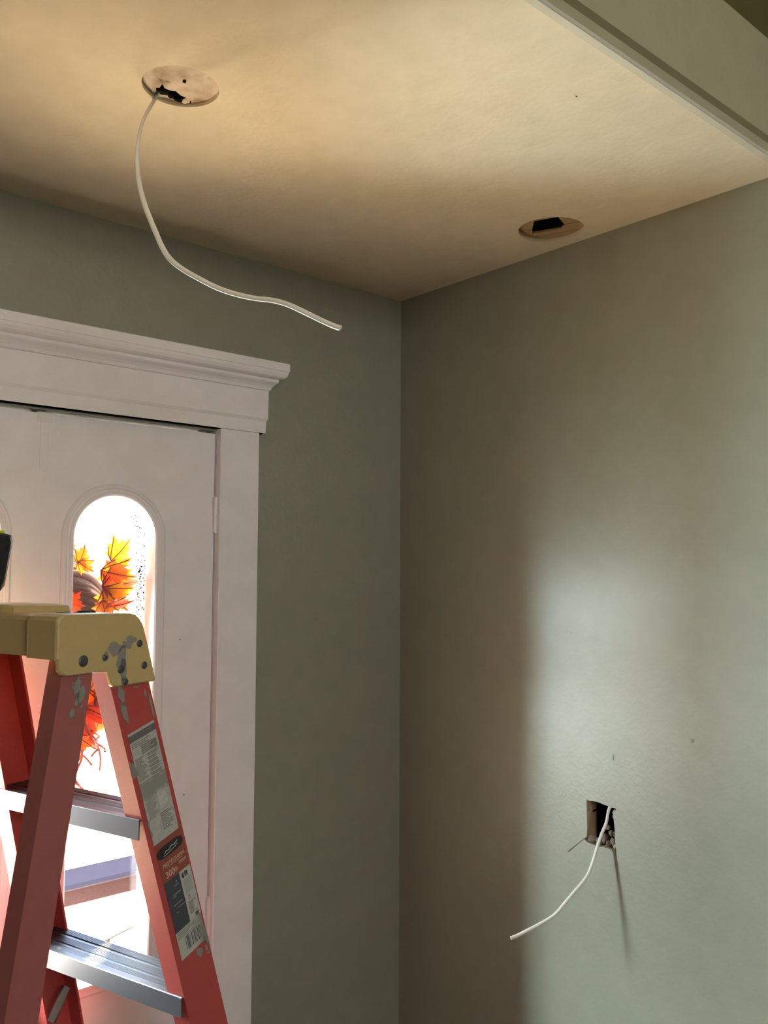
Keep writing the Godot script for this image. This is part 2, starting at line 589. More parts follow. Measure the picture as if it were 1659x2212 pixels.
	for q in [[-0.8970, 0.5320, 0.0025], [-0.8440, 0.5040, 0.0018], [-0.8630, 0.4880, 0.0010]]:
		st = mb()
		prism(st, blob(Vector2(q[0], q[1]), q[2], q[2] * 0.8, 9, 0.25), Vector3(0, 2.4425, 0), Vector3(1, 0, 0), Vector3(0, 0, 1), Vector3(0, 0.0045, 0))
		obj("nail_hole", st, M.dark, ce)
	# boards seen in the right cut-out, a square hole sawn through them
	var sa := Vector2(-0.1120, 0.4815)
	var sb := Vector2(-0.0641, 0.5950)
	var ax := (sb - sa).normalized()
	var nx := Vector2(ax.y, -ax.x)        # towards the right wall
	if nx.x < 0.0: nx = -nx
	var o2 := (sa + sb) * 0.5
	var P := func(a: float, b: float) -> Vector2: return o2 + ax * a + nx * b
	var plank_far := PackedVector2Array([P.call(-0.09, -0.0008), P.call(-0.036, -0.0008), P.call(-0.020, -0.040), P.call(0.028, -0.041), P.call(0.030, -0.0008), P.call(0.09, -0.0008), P.call(0.09, -0.085), P.call(-0.09, -0.085)])
	var plank_mid := PackedVector2Array([P.call(-0.09, 0.0022), P.call(-0.036, 0.0022), P.call(-0.042, 0.0215), P.call(0.018, 0.0220), P.call(0.032, 0.0022), P.call(0.09, 0.0022), P.call(0.09, 0.0365), P.call(0.0, 0.0395), P.call(-0.09, 0.0400)])
	var plank_near := PackedVector2Array([P.call(-0.09, 0.0425), P.call(0.0, 0.0420), P.call(0.09, 0.0385), P.call(0.09, 0.075), P.call(-0.09, 0.075)])
	for pl in [plank_far, plank_mid, plank_near]:
		st = mb()
		prism(st, pl, Vector3(0, 2.4495, 0), Vector3(1, 0, 0), Vector3(0, 0, 1), Vector3(0, 0.004, 0))
		obj("plank", st, M.lath, ce)
	st = mb()
	box(st, Vector3(-0.19, 2.545, 0.43), Vector3(0.0, 2.556, 0.66))
	obj("plank_void", st, M.dark, ce)
	st = mb()
	prism(st, blob(Vector2(-0.4609, 0.8783), 0.003, 0.0008, 8, 0.2), Vector3(0, 2.44, 0), Vector3(1, 0, 0), Vector3(0, 0, 1), Vector3(0, -0.0004, 0))
	obj("paint_ding", st, M.gap, ce)

	# header over the opening to the next room, with stepped trim
	st = mb()
	box(st, Vector3(-2.4, 2.6256, 0.967), Vector3(0.0, 3.0, 0.985))
	tag(obj("wall_header", st, M.wall_dark), "dark green wall strip above the grey-green header board", "wall", "structure")
	st = mb()
	header_run(st, [Vector2(0.9680, 2.4372), Vector2(0.9690, 2.4362), Vector2(0.9800, 2.4362), Vector2(0.9810, 2.4372), Vector2(0.981, 2.4425), Vector2(0.9680, 2.4425)])
	tag(obj("trim_1", st, M.bead), "narrow cream bead along the ceiling edge beside the header", "trim", "structure")
	st = mb()
	header_run(st, [Vector2(0.967, 2.4425), Vector2(0.9812, 2.4425), Vector2(0.9812, 2.4565), Vector2(0.991, 2.4590), Vector2(0.9915, 2.6235), Vector2(0.989, 2.6255), Vector2(0.967, 2.6255)])
	tag(obj("trim_2", st, M.header), "grey-green header board with a grooved lower edge at the upper right", "trim", "structure")

	# the rest of the shell
	st = mb()
	box(st, Vector3(-2.6, -0.15, -0.14), Vector3(0.14, 0.0, 4.6))
	tag(obj("floor", st, M.floor), "brown wooden floor below the ladder", "floor", "structure")
	st = mb()
	box(st, Vector3(-2.6, 0.0, 0.0), Vector3(-2.4, 3.0, 4.6))
	tag(obj("wall_west", st, M.wall), "sage green wall left of the foyer, outside the picture", "wall", "structure")
	st = mb()
	box(st, Vector3(-2.4, 3.0, 0.967), Vector3(0.14, 3.1, 4.6))
	tag(obj("ceiling", st, M.ceiling), "ceiling of the room behind the camera", "ceiling", "structure")
	st = mb()
	box(st, Vector3(-2.4, 0.0, 4.5), Vector3(0.0, 2.18, 4.6))
	box(st, Vector3(-2.4, 2.82, 4.5), Vector3(0.0, 3.0, 4.6))
	box(st, Vector3(-2.4, 2.18, 4.5), Vector3(-2.12, 2.82, 4.6))
	box(st, Vector3(-0.88, 2.18, 4.5), Vector3(0.0, 2.82, 4.6))
	tag(obj("wall_south", st, M.wall), "sage green wall behind the camera with a high opening added for fill light", "wall", "structure")
	st = mb()
	box(st, Vector3(-2.12, 2.18, 4.54), Vector3(-0.88, 2.82, 4.546))
	tag(obj("window_1", st, M.glass), "added unseen transom pane for fill light, high in the wall behind the camera", "window", "structure")  # opening and pane added only to let in fill light

	# casing round the front door
	var tr := thing("trim_3", "white door casing with a crown moulding on its head", "trim", Vector3.ZERO, 0.0, "structure")
	for s in [0, 1]:
		st = mb()
		var x0 := -0.525 if s == 0 else -1.353
		box(st, Vector3(x0, 0.0, 0.0), Vector3(x0 + 0.095, 2.0565, 0.02), Transform3D(), 0.0015)
		obj("side_casing", st, M.white, tr)
	st = mb()
	# profile (offset from the frieze face, height); swept along the head with returns at both ends
	var prof := [[-0.024, 2.0565], [-0.0040, 2.0565], [-0.0032, 2.0820], [-0.0025, 2.0830], [0.0, 2.0885], [0.0, 2.1490], [0.0030, 2.1500], [0.0050, 2.1560], [0.0088, 2.1610], [0.0140, 2.1655], [0.0160, 2.1680], [0.0160, 2.1735], [0.0225, 2.1745], [0.0275, 2.1780], [0.0305, 2.1840], [0.0312, 2.1900], [0.0330, 2.1905], [0.0330, 2.2070], [0.0318, 2.2085], [-0.024, 2.2085]]
	var loops: Array = []
	var poly := PackedVector2Array()
	for q in prof: poly.append(Vector2(q[0], q[1]))
	# four corners of the path: back-left, front-left, front-right, back-right
	var xl := -1.372
	var xr := -0.411
	var zf := 0.024
	var path := []
	for cpath in 4:
		var lp: Array = []
		for q in prof:
			var f: float = q[0]
			var xx: float = (xl - f) if cpath < 2 else (xr + f)
			var zz: float = 0.0 if cpath == 0 or cpath == 3 else zf + f
			if cpath == 0 or cpath == 3: zz = minf(0.0, zf + f)
			lp.append(Vector3(xx, q[1], zz))
		loops.append(lp)
	loft_open(st, loops)
	quad(st, Vector3(xl - 0.0318, 2.2085, 0.0), Vector3(xr + 0.0318, 2.2085, 0.0), Vector3(xr + 0.0318, 2.2085, zf + 0.0318), Vector3(xl - 0.0318, 2.2085, zf + 0.0318), Vector3.UP)
	quad(st, Vector3(xl + 0.004, 2.0565, 0.0), Vector3(xr - 0.004, 2.0565, 0.0), Vector3(xr - 0.004, 2.0565, zf - 0.004), Vector3(xl + 0.004, 2.0565, zf - 0.004), Vector3.DOWN)
	obj("head_casing", st, M.white, tr)
	st = mb()
	box(st, Vector3(-0.5255, 0.0, -0.14), Vector3(-0.5205, 2.0535, -0.0005))
	box(st, Vector3(-1.2625, 0.0, -0.14), Vector3(-1.2575, 2.0535, -0.0005))
	box(st, Vector3(-1.2625, 2.0525, -0.14), Vector3(-0.5205, 2.0565, -0.0005))
	box(st, Vector3(-0.540, 0.0, -0.075), Vector3(-0.5255, 2.0525, -0.0495))
	box(st, Vector3(-1.2575, 0.0, -0.075), Vector3(-1.243, 2.0525, -0.0495))
	box(st, Vector3(-1.2575, 2.038, -0.075), Vector3(-0.5255, 2.0525, -0.0495))
	obj("jamb", st, M.white, tr)

func header_run(st: SurfaceTool, prof: Array) -> void:
	# profile given as (z, y), run along x, then a short angled end towards the right wall
	var poly := PackedVector2Array(prof)
	var loops: Array = []
	for q in [[-2.4, 0.0], [-0.095, 0.0], [0.0, 0.024]]:
		var lp: Array = []
		for p in prof:
			lp.append(Vector3(q[0], p.y, p.x + (q[1] if p.x > 0.97 else 0.0)))
		loops.append(lp)
	loft(st, loops, poly, Vector3(-1, 0, 0), Vector3(1, 0, 0))

func loft_open(st: SurfaceTool, loops: Array) -> void:
	flat(st)
	for k in loops.size() - 1:
		var a: Array = loops[k]
		var b: Array = loops[k + 1]
		for i in a.size() - 1:
			if (a[i] as Vector3).distance_to(b[i]) < 1e-5 and (a[i + 1] as Vector3).distance_to(b[i + 1]) < 1e-5:
				continue
			var side := [Vector3(-1, -0.2, 0), Vector3(0, -0.2, 1), Vector3(1, -0.2, 0)]
			var n: Vector3 = (a[i + 1] - a[i]).cross(b[i] - a[i])
			quad(st, a[i], a[i + 1], b[i + 1], b[i], n if n.dot(side[k]) > 0.0 else -n)

func lump(st: SurfaceTool, c: Vector3, r: float) -> void:
	st.set_smooth_group(1)
	var rows := 5
	var cols := 8
	var p: Array = []
	for i in rows + 1:
		var row: Array = []
		for k in cols:
			var a := PI * i / rows
			var t := TAU * k / cols
			var f := r * (1.0 + 0.3 * sin(k * 2.1 + c.z * 900.0) * sin(a) + 0.2 * cos(i * 1.7 + k * 3.0 + c.y * 700.0) * sin(a))
			row.append(c + Vector3(sin(a) * cos(t), cos(a), sin(a) * sin(t)) * f)
		p.append(row)
	for i in rows:
		for k in cols:
			var j := (k + 1) % cols
			quad(st, p[i][k], p[i][j], p[i + 1][j], p[i + 1][k], (p[i][k] + p[i + 1][j]) * 0.5 - c)

func disc_material() -> StandardMaterial3D:
	# stains on the old plaster, mapped by world position
	var im := Image.create(256, 256, false, Image.FORMAT_RGB8)
	var n := FastNoiseLite.new()
	n.seed = 5
	n.frequency = 0.02
	var n2 := FastNoiseLite.new()
	n2.seed = 9
	n2.frequency = 0.09
	var spots := [[-0.9201, 0.5055, 0.012, 0.55], [-0.901, 0.5409, 0.010, 0.45], [-0.8535, 0.4959, 0.011, 0.8], [-0.9124, 0.5124, 0.004, 0.8], [-0.862, 0.520, 0.02, 0.25], [-0.930, 0.525, 0.015, 0.3]]
	for y in 256:
		for x in 256:
			# one tile is 0.125 m, uv = pos * 8
			var px := -1.0 + x * 0.125 / 256.0
			var pz := 0.375 + y * 0.125 / 256.0
			if px > -0.875 : px -= 0.0
			var base := Color(0.90, 0.85, 0.80)
			var k := 0.04 + 0.22 * clampf(n.get_noise_2d(x, y) + 0.2, 0.0, 1.0)
			for s in spots:
				# the tile repeats every 0.125 m, so wrap the distance
				var dx := fposmod(px - s[0] + 0.0625, 0.125) - 0.0625
				var dz := fposmod(pz - s[1] + 0.0625, 0.125) - 0.0625
				var d: float = sqrt(dx * dx + dz * dz) / s[2]
				k += s[3] * exp(-d * d * 1.6) * (0.8 + 0.5 * n2.get_noise_2d(x, y))
			im.set_pixel(x, y, base.lerp(Color(0.52, 0.37, 0.22), clampf(k, 0.0, 0.9)))
	var m := mat(Color(1, 1, 1), 0.9)
	m.albedo_texture = ImageTexture.create_from_image(im)
	m.uv1_triplanar = true
	m.uv1_world_triplanar = true
	m.uv1_scale = Vector3(8, 8, 8)
	return m

func outside() -> void:
	var st := mb()
	box(st, Vector3(-4.0, -0.25, -2.6), Vector3(2.5, -0.08, -0.14), Transform3D(), 0.01)
	tag(obj("porch_floor", st, M.concrete), "pale sunlit porch floor beyond the front door", "porch", "structure")
	st = mb()
	box(st, Vector3(-40, -0.9, -60), Vector3(40, -0.7, -2.6))
	tag(obj("ground", st, M.lawn), "bright sunlit ground beyond the porch", "ground", "structure")
	# flat-topped ledge across the view through the lower pane
	var t := thing("porch_rail", "purple-grey porch railing with a broad flat cap outside the lower pane", "railing")
	st = mb()
	box(st, Vector3(-2.2, 0.742, -1.345), Vector3(1.4, 0.760, -1.185), Transform3D(), 0.006)
	obj("rail_cap", st, M.rail_cap, t)
	st = mb()
	box(st, Vector3(-2.2, 0.690, -1.325), Vector3(1.4, 0.742, -1.200), Transform3D(), 0.003)
	obj("top_rail", st, M.rail, t)
	for x in [-1.9, 1.15]:
		st = mb()
		box(st, Vector3(x, -0.09, -1.31), Vector3(x + 0.1, 0.69, -1.21), Transform3D(), 0.004)
		obj("post", st, M.rail, t)
	var w := thing("step_handrail", "thin pale wire handrail with short hanging clips beyond the porch rail", "handrail")
	st = mb()
	var a := Vector3(-0.05, 0.165, -2.0)
	var b := Vector3(0.50, 0.282, -2.0)
	tube(st, [a, a.lerp(b, 0.5), b], 0.0035, 6, 2)
	obj("wire", st, M.iron, w)
	for f in [0.14, 0.40, 0.66]:
		var p := a.lerp(b, f)
		st = mb()
		box(st, p + Vector3(-0.009, -0.07, -0.003), p + Vector3(0.009, -0.0, 0.003), Transform3D(), 0.001)
		obj("clip", st, M.iron, w)
	st = mb()
	box(st, Vector3(-0.06, -0.09, -2.01), Vector3(-0.04, 0.175, -1.99), Transform3D(), 0.002)
	obj("post", st, M.iron, w)
	st = mb()
	box(st, Vector3(0.49, -0.09, -2.01), Vector3(0.51, 0.292, -1.99), Transform3D(), 0.002)
	obj("post", st, M.iron, w)

# ---------------------------------------------------------------- front door
const WIN_R := -0.742
const WIN_L := -1.0405
const WIN_HALF := 0.082
const WIN_Y0 := 1.000
const WIN_SPRING := 1.820

func door() -> void:
	var d := thing("door_1", "white front door with two tall arched windows", "door", Vector3.ZERO, 0.0, "structure")
	var st := mb()
	var x0 := -1.2555
	var x1 := -0.5275
	var y1 := 2.0455
	var zf := func(p: Vector2) -> Vector3: return Vector3(p.x, p.y, 0.0)
	var zb := func(p: Vector2) -> Vector3: return Vector3(p.x, p.y, -0.046)
	var mid := (WIN_R + WIN_L) * 0.5
	for f in [[zf, Vector3.BACK], [zb, Vector3.FORWARD]]:
		for cxy in [[WIN_L, x0, mid], [WIN_R, mid, x1]]:
			var lp := arch(cxy[0], WIN_HALF, WIN_Y0, WIN_SPRING)
			ring(st, Vector2(cxy[1], 0.92), Vector2(cxy[2], 1.98), lp, Vector2(cxy[0], 1.45), f[0], f[1])
		rect(st, Vector2(x0, 0.012), Vector2(x1, 0.92), f[0], f[1])
		rect(st, Vector2(x0, 1.98), Vector2(x1, y1), f[0], f[1])
	for cx in [WIN_L, WIN_R]:
		reveal(st, arch(cx, WIN_HALF, WIN_Y0, WIN_SPRING), Vector2(cx, 1.45), zf, zb)
	flat(st)
	quad(st, Vector3(x0, 0.012, 0), Vector3(x0, y1, 0), Vector3(x0, y1, -0.046), Vector3(x0, 0.012, -0.046), Vector3.LEFT)
	quad(st, Vector3(x1, 0.012, 0), Vector3(x1, y1, 0), Vector3(x1, y1, -0.046), Vector3(x1, 0.012, -0.046), Vector3.RIGHT)
	quad(st, Vector3(x0, y1, 0), Vector3(x1, y1, 0), Vector3(x1, y1, -0.046), Vector3(x0, y1, -0.046), Vector3.UP)
	quad(st, Vector3(x0, 0.012, 0), Vector3(x1, 0.012, 0), Vector3(x1, 0.012, -0.046), Vector3(x0, 0.012, -0.046), Vector3.DOWN)
	obj("door_slab", st, M.white, d)
	# raised moulding round each window: (grow from the opening, height)
	var mp := [[0.0, 0.0], [0.0, 0.004], [0.003, 0.0065], [0.008, 0.0065], [0.0095, 0.004], [0.0125, 0.0035], [0.0150, 0.0065], [0.0185, 0.0065], [0.0225, 0.003], [0.0235, 0.0]]
	for cx in [WIN_R, WIN_L]:
		st = mb()
		flat(st)
		for i in mp.size() - 1:
			var la := arch(cx, WIN_HALF, WIN_Y0, WIN_SPRING, 32, mp[i][0])
			var lb := arch(cx, WIN_HALF, WIN_Y0, WIN_SPRING, 32, mp[i + 1][0])
			st.set_smooth_group(10 + i)
			for k in la.size():
				var j := (k + 1) % la.size()
				var pa := Vector3(la[k].x, la[k].y, mp[i][1])
				var pb := Vector3(la[j].x, la[j].y, mp[i][1])
				var pc := Vector3(lb[j].x, lb[j].y, mp[i + 1][1])
				var pd := Vector3(lb[k].x, lb[k].y, mp[i + 1][1])
				var n := (pb - pa).cross(pd - pa)
				if n.length() < 1e-12:
					n = (pc - pb).cross(pd - pc)
				if i == 0:
					n = Vector3(cx, 1.45, 0) - pa
				elif n.z < 0.0:
					n = -n
				quad(st, pa, pb, pc, pd, n)
		obj("window_moulding", st, M.white, d)
		st = mb()
		var gl := arch(cx, WIN_HALF - 0.0005, WIN_Y0 + 0.0005, WIN_SPRING)
		prism(st, gl, Vector3(0, 0, -0.036), Vector3(1, 0, 0), Vector3(0, 1, 0), Vector3(0, 0, 0.004))
		var g := obj("glass_pane", st, M.glass, d)
		# etched specks along the hinge side of the pane
		st = mb()
		flat(st)
		for k in 170:
			var yy := rng.randf_range(1.665, 1.868)
			var edge := WIN_HALF * 0.985
			if yy > WIN_SPRING: edge = sqrt(maxf(0.0, edge * edge - pow(yy - WIN_SPRING, 2.0)))
			var xx: float = cx + edge - rng.randf_range(0.003, 0.021)
			var r := rng.randf_range(0.0013, 0.0034)
			var t := rng.randf_range(0, PI)
			var ex := Vector3(cos(t), sin(t), 0)
			var ey := Vector3(-sin(t), cos(t), 0) * 0.45
			var c := Vector3(xx, yy, -0.0318)
			quad(st, c - ex * r, c - ey * r, c + ex * r, c + ey * r, Vector3.BACK)
		var fr := obj("etched_border", st, M.frost, g)
		fr.set_meta("kind", "stuff")
	# hinge
	for yy in [1.8745, 1.06, 0.24]:
		var h := Node3D.new()
		h.name = "hinge"
		d.add_child(h, true)
		st = mb()
		box(st, Vector3(-0.5300, yy - 0.037, -0.001), Vector3(-0.5160, yy + 0.037, 0.0025), Transform3D(), 0.0006)
		obj("hinge_leaf", st, M.white, h)
		st = mb()
		tube(st, [Vector3(-0.5262, yy - 0.038, 0.004), Vector3(-0.5262, yy, 0.004), Vector3(-0.5262, yy + 0.038, 0.004)], 0.0045, 10, 2)
		tube(st, [Vector3(-0.5262, yy + 0.001, 0.004), Vector3(-0.5262, yy + 0.036, 0.004)], 0.0056, 10, 1)
		obj("hinge_pin", st, M.white, h)
	# chips in the paint
	for q in [[-0.6552, 1.5667, 0.003, 0.005], [-0.60, 1.62, 0.0015, 0.0015], [-0.585, 1.31, 0.0014, 0.002]]:
		st = mb()
		prism(st, blob(Vector2(q[0], q[1]), q[2], q[3], 8, 0.35), Vector3(0, 0, 0), Vector3(1, 0, 0), Vector3(0, 1, 0), Vector3(0, 0, 0.0004))
		obj("paint_chip", st, M.smear, d)

	# hanger hooked over the top edge of the door
	var hg := thing("wreath_hanger", "thin white wreath hanger hooked over the top of the door", "hanger")
	st = mb()
	box(st, Vector3(-0.8975, 2.0300, 0.0004), Vector3(-0.8705, 2.0472, 0.0016), Transform3D(), 0.0003)
	box(st, Vector3(-0.8975, 2.0460, -0.048), Vector3(-0.8705, 2.0475, 0.0016), Transform3D(), 0.0003)
	obj("hook_plate", st, M.cable, hg)
	st = mb()
	box(st, Vector3(-0.8910, 1.9410, 0.0003), Vector3(-0.8760, 2.0300, 0.0011), Transform3D(), 0.0003)
	obj("felt_strip", st, M.white, hg)
	st = mb()
	box(st, Vector3(-0.8900, 1.87, -0.0495), Vector3(-0.8780, 2.0475, -0.0475), Transform3D(), 0.0003)
	obj("outer_strap", st, M.cable, hg)

# ---------------------------------------------------------------- step ladder
const HR := 1.6
const WF := 0.0816
const SF := 0.2712
const WR := 0.0716
const SR := 0.2204
const TF := 0.0644
const FW := 0.0697
const RW := 0.0498
const SPAN := 0.3197

func lad(a: float, u: float, h: float) -> Vector3:
	return Vector3(a, h, -u)

func rail_loop(sec: PackedVector2Array, h: float, front: bool, far: bool) -> Array:
	var dd := HR - h
	var lp: Array = []
	for p in sec:
		var a := (WF + SF * dd + p.x) if front else (-WR - SR * dd + p.x)
		var u := p.y - TF * dd
		if far: u = SPAN - p.y + TF * dd
		lp.append(lad(a, u, h))
	return lp

func ladder() -> void:
	var l := thing("step_ladder", "red fibreglass step ladder with tan plastic top standing before the door", "ladder", Vector3(-0.9562, 0, 0.449), 0.2911)
	var fsec := PackedVector2Array([Vector2(0, 0), Vector2(-FW, 0), Vector2(-FW, 0.034), Vector2(-FW + 0.004, 0.034), Vector2(-FW + 0.004, 0.004), Vector2(-0.004, 0.004), Vector2(-0.004, 0.034), Vector2(0, 0.034)])
	var rsec := PackedVector2Array([Vector2(RW, 0), Vector2(0, 0), Vector2(0, 0.030), Vector2(0.004, 0.030), Vector2(0.004, 0.004), Vector2(RW - 0.004, 0.004), Vector2(RW - 0.004, 0.030), Vector2(RW, 0.030)])
	var st: SurfaceTool
	for front in [true, false]:
		for far in [false, true]:
			st = mb()
			var sec: PackedVector2Array = fsec if front else rsec
			loft(st, [rail_loop(sec, 0.02, front, far), rail_loop(sec, 1.665, front, far)], sec, Vector3.DOWN, Vector3.UP)
			var r := obj("front_rail" if front else "rear_rail", st, M.red if front else M.red_veiled, l)
			st = mb()
			var foot := PackedVector2Array([Vector2(0.003, -0.003), Vector2(-FW - 0.003, -0.003), Vector2(-FW - 0.003, 0.037), Vector2(0.003, 0.037)]) if front else PackedVector2Array([Vector2(RW + 0.003, -0.003), Vector2(-0.003, -0.003), Vector2(-0.003, 0.033), Vector2(RW + 0.003, 0.033)])
			loft(st, [rail_loop(foot, 0.0, front, far), rail_loop(foot, 0.06, front, far)], foot, Vector3.DOWN, Vector3.UP)
			obj("rubber_foot", st, M.black, r)
			if front and not far:
				stickers(r)
				for q in [[0.055, 1.585, 0.0055, 0.016, 0.0], [0.056, 1.562, 0.005, 0.016, 0.0], [0.066, 1.478, 0.010, 0.011, 0.0], [0.026, 1.594, 0.005, 0.0012, 0.0], [0.012, 1.583, 0.0016, 0.006, 0.0], [0.0235, 1.1948, 0.0062, 0.0065, 0.0], [0.008, 1.197, 0.0025, 0.005, 0.0], [0.007, 1.189, 0.003, 0.002, 0.0], [0.007, 1.208, 0.002, 0.006, 0.0], [0.004, 1.215, 0.006, 0.018, 0.0], [0.006, 1.565, 0.0022, 0.018, 0.0], [0.061, 1.40, 0.0016, 0.008, 0.0], [0.060, 1.386, 0.0018, 0.007, 0.0]]:
					patch(r, q[0], q[1], q[2], q[3], true)
			elif not front and not far:
				for q in [[0.026, 1.606, 0.006, 0.013], [0.035, 1.594, 0.006, 0.012], [0.030, 1.588, 0.003, 0.010], [0.020, 1.607, 0.002, 0.005], [0.0255, 1.5716, 0.0045, 0.0055], [0.039, 1.579, 0.0025, 0.003]]:
					patch(r, q[0], q[1], q[2], q[3], false)
			# horizontal spreader brace low on the rear rails comes with the steps below
	# steps: ribbed aluminium treads between the front rails
	for k in 5:
		var h := 1.4086 - 0.266 * k
		var dd := HR - h
		var ac := WF + SF * dd - FW * 0.5
		var u0 := 0.004 - TF * dd
		var u1 := SPAN - 0.004 + TF * dd
		var prof := PackedVector2Array()
		var half := 0.037
		prof.append(Vector2(-half, -0.028))
		prof.append(Vector2(-half + 0.0018, -0.028))
		prof.append(Vector2(-half + 0.0018, -0.003))
		prof.append(Vector2(half - 0.0018, -0.003))
		prof.append(Vector2(half - 0.0018, -0.028))
		prof.append(Vector2(half, -0.028))
		prof.append(Vector2(half, -0.0005))
		prof.append(Vector2(half - 0.001, 0.0006))
		# ribs and grooves across the top, in three bands
		var x := half - 0.003
		for band in [[5, 0.0022], [1, 0.010], [6, 0.0022], [1, 0.009], [5, 0.0022]]:
			for j in band[0]:
				prof.append(Vector2(x, 0.0006))
				prof.append(Vector2(x - 0.0003, -0.0014))
				prof.append(Vector2(x - band[1] * 0.5, -0.0014))
				prof.append(Vector2(x - band[1] * 0.5 - 0.0003, 0.0006))
				x -= band[1] + 0.0003
		prof.append(Vector2(-half + 0.001, 0.0006))
		prof.append(Vector2(-half, -0.0005))
		st = mb()
		prism(st, prof, lad(ac, u0, h), Vector3(1, 0, 0), Vector3(0, 1, 0), lad(0, u1 - u0, 0))
		obj("step", st, M.alu, l)
	# rear horizontals
	for h in [1.12, 0.62, 0.2]:
		var dd: float = HR - h
		st = mb()
		var ac := -WR - SR * dd + 0.008
		box(st, Vector3(ac - 0.002, h - 0.014, -(SPAN - 0.034 + TF * dd)), Vector3(ac + 0.002, h + 0.014, -(0.034 - TF * dd)), Transform3D(), 0.0008)
		if h < 1.0:
			obj("rear_bar", st, M.alu, l)
	# knee brace from the second step to the far front rail
	var hb := 1.4086 - 0.266
	st = mb()
	var db := HR - 1.03
	var fa := WF + SF * db - FW * 0.55
	tube(st, [lad(fa - 0.02, SPAN - 0.040 + TF * db, 1.00), lad(fa + 0.012, SPAN - 0.036 + TF * db, 1.045)], 0.011, 4, 1, 0.25, lad(0, 0, 1))
	obj("knee_brace", st, M.smear, l)
	cap(l)

func cap_loop(poly: PackedVector2Array, u: float, grow := 0.0, c := Vector2(0.0, 1.66)) -> Array:
	var lp: Array = []
	for p in poly:
		var q := p
		if grow != 0.0:
			q = c + (p - c) * (1.0 + grow)
		lp.append(lad(q.x, u, q.y))
	return lp

func cap(l: Node3D) -> void:
	# shape of the moulded plastic top: end blocks with flaps riveted over the rails, a narrower middle, a raised tray
	var plate := PackedVector2Array([Vector2(-0.0830, 1.6432), Vector2(-0.0800, 1.6425), Vector2(-0.0787, 1.6300), Vector2(-0.0745, 1.6235), Vector2(-0.0658, 1.6207), Vector2(-0.0245, 1.6212), Vector2(-0.0029, 1.6205), Vector2(0.0020, 1.6185), Vector2(0.0038, 1.6130), Vector2(0.0085, 1.6020), Vector2(0.0115, 1.5988), Vector2(0.0150, 1.5980), Vector2(0.0885, 1.5990), Vector2(0.0900, 1.6008), Vector2(0.0751, 1.6491), Vector2(0.0655, 1.6770), Vector2(0.0620, 1.6845), Vector2(0.0570, 1.6912), Vector2(0.0500, 1.6960), Vector2(0.0420, 1.6985), Vector2(0.0, 1.7002), Vector2(-0.0740, 1.7012), Vector2(-0.0800, 1.6985), Vector2(-0.0830, 1.6930)])
	var block := PackedVector2Array([Vector2(-0.0830, 1.6432), Vector2(0.0768, 1.6432), Vector2(0.0751, 1.6491), Vector2(0.0655, 1.6770), Vector2(0.0620, 1.6845), Vector2(0.0570, 1.6912), Vector2(0.0500, 1.6960), Vector2(0.0420, 1.6985), Vector2(0.0, 1.7002), Vector2(-0.0740, 1.7012), Vector2(-0.0800, 1.6985), Vector2(-0.0830, 1.6930)])
	var middle := PackedVector2Array()
	for p in block:
		middle.append(Vector2(p.x * 0.88, 1.6432 + (p.y - 1.6432) * 0.955 + 0.001))
	var st := mb()
	# end plates with flaps
	for far in [false, true]:
		var f := func(u: float) -> float: return (SPAN - u) if far else u
		var out := lad(0, 1.0 if far else -1.0, 0)
		loft(st, [cap_loop(plate, f.call(-0.0075), -0.045), cap_loop(plate, f.call(-0.0062), -0.018), cap_loop(plate, f.call(-0.0035), 0.0), cap_loop(plate, f.call(-0.0008), 0.0)], plate, out, -out)
		loft(st, [cap_loop(block, f.call(-0.0010)), cap_loop(block, f.call(0.050)), cap_loop(block, f.call(0.056), -0.02), cap_loop(middle, f.call(0.064))], block, out, -out)
	loft(st, [cap_loop(middle, 0.063), cap_loop(middle, SPAN - 0.063)], middle, lad(0, -1, 0), lad(0, 1, 0))
	var c := obj("ladder_top", st, M.cap, l)
	# raised tray in the middle of the top
	st = mb()
	var tray := PackedVector2Array([Vector2(-0.060, 1.690), Vector2(0.050, 1.690), Vector2(0.046, 1.706), Vector2(0.043, 1.7085), Vector2(-0.053, 1.7095), Vector2(-0.057, 1.707)])
	loft(st, [cap_loop(tray, 0.128, -0.10, Vector2(0, 1.69)), cap_loop(tray, 0.146), cap_loop(tray, SPAN - 0.06), cap_loop(tray, SPAN - 0.045, -0.1, Vector2(0, 1.69))], tray, lad(0, -1, 0), lad(0, 1, 0))
	obj("tool_tray", st, M.cap, l)
	# slots in the top surface
	for q in [[-0.010, 0.030, 0.016, 0.004], [0.018, 0.060, 0.012, 0.0035], [-0.028, 0.052, 0.010, 0.003]]:
		st = mb()
		box(st, lad(q[0] - q[2], q[1] + q[3], 1.6995), lad(q[0] + q[2], q[1] - q[3], 1.7013), Transform3D(), 0.0002)
		obj("tool_slot", st, M.gap, c)
	for q in [[0.0563, 1.6554, 0.0055], [0.0659, 1.624, 0.0055], [0.0323, 1.6040, 0.0048], [0.0234, 1.6221, 0.0062], [-0.0404, 1.6387, 0.0080], [-0.0046, 1.6405, 0.0045]]:
		st = mb()
		dome(st, lad(q[0], -0.0074, q[1]), lad(0, -1, 0), q[2], 0.0022)
		obj("rivet", st, M.rivet, c)
	for q in [[0.0130, 1.6505, 0.012, 0.009], [0.0240, 1.6390, 0.009, 0.018], [0.034, 1.655, 0.010, 0.006], [0.0285, 1.620, 0.007, 0.018], [0.042, 1.662, 0.009, 0.005], [0.030, 1.606, 0.005, 0.007], [-0.004, 1.641, 0.005, 0.007]]:
		st = mb()
		prism(st, blob(Vector2(q[0], q[1]), q[2], q[3], 14, 0.28), lad(0, -0.0074, 0), Vector3(1, 0, 0), Vector3(0, 1, 0), lad(0, -0.0005, 0))
		obj("paint_smear", st, M.smear, c)

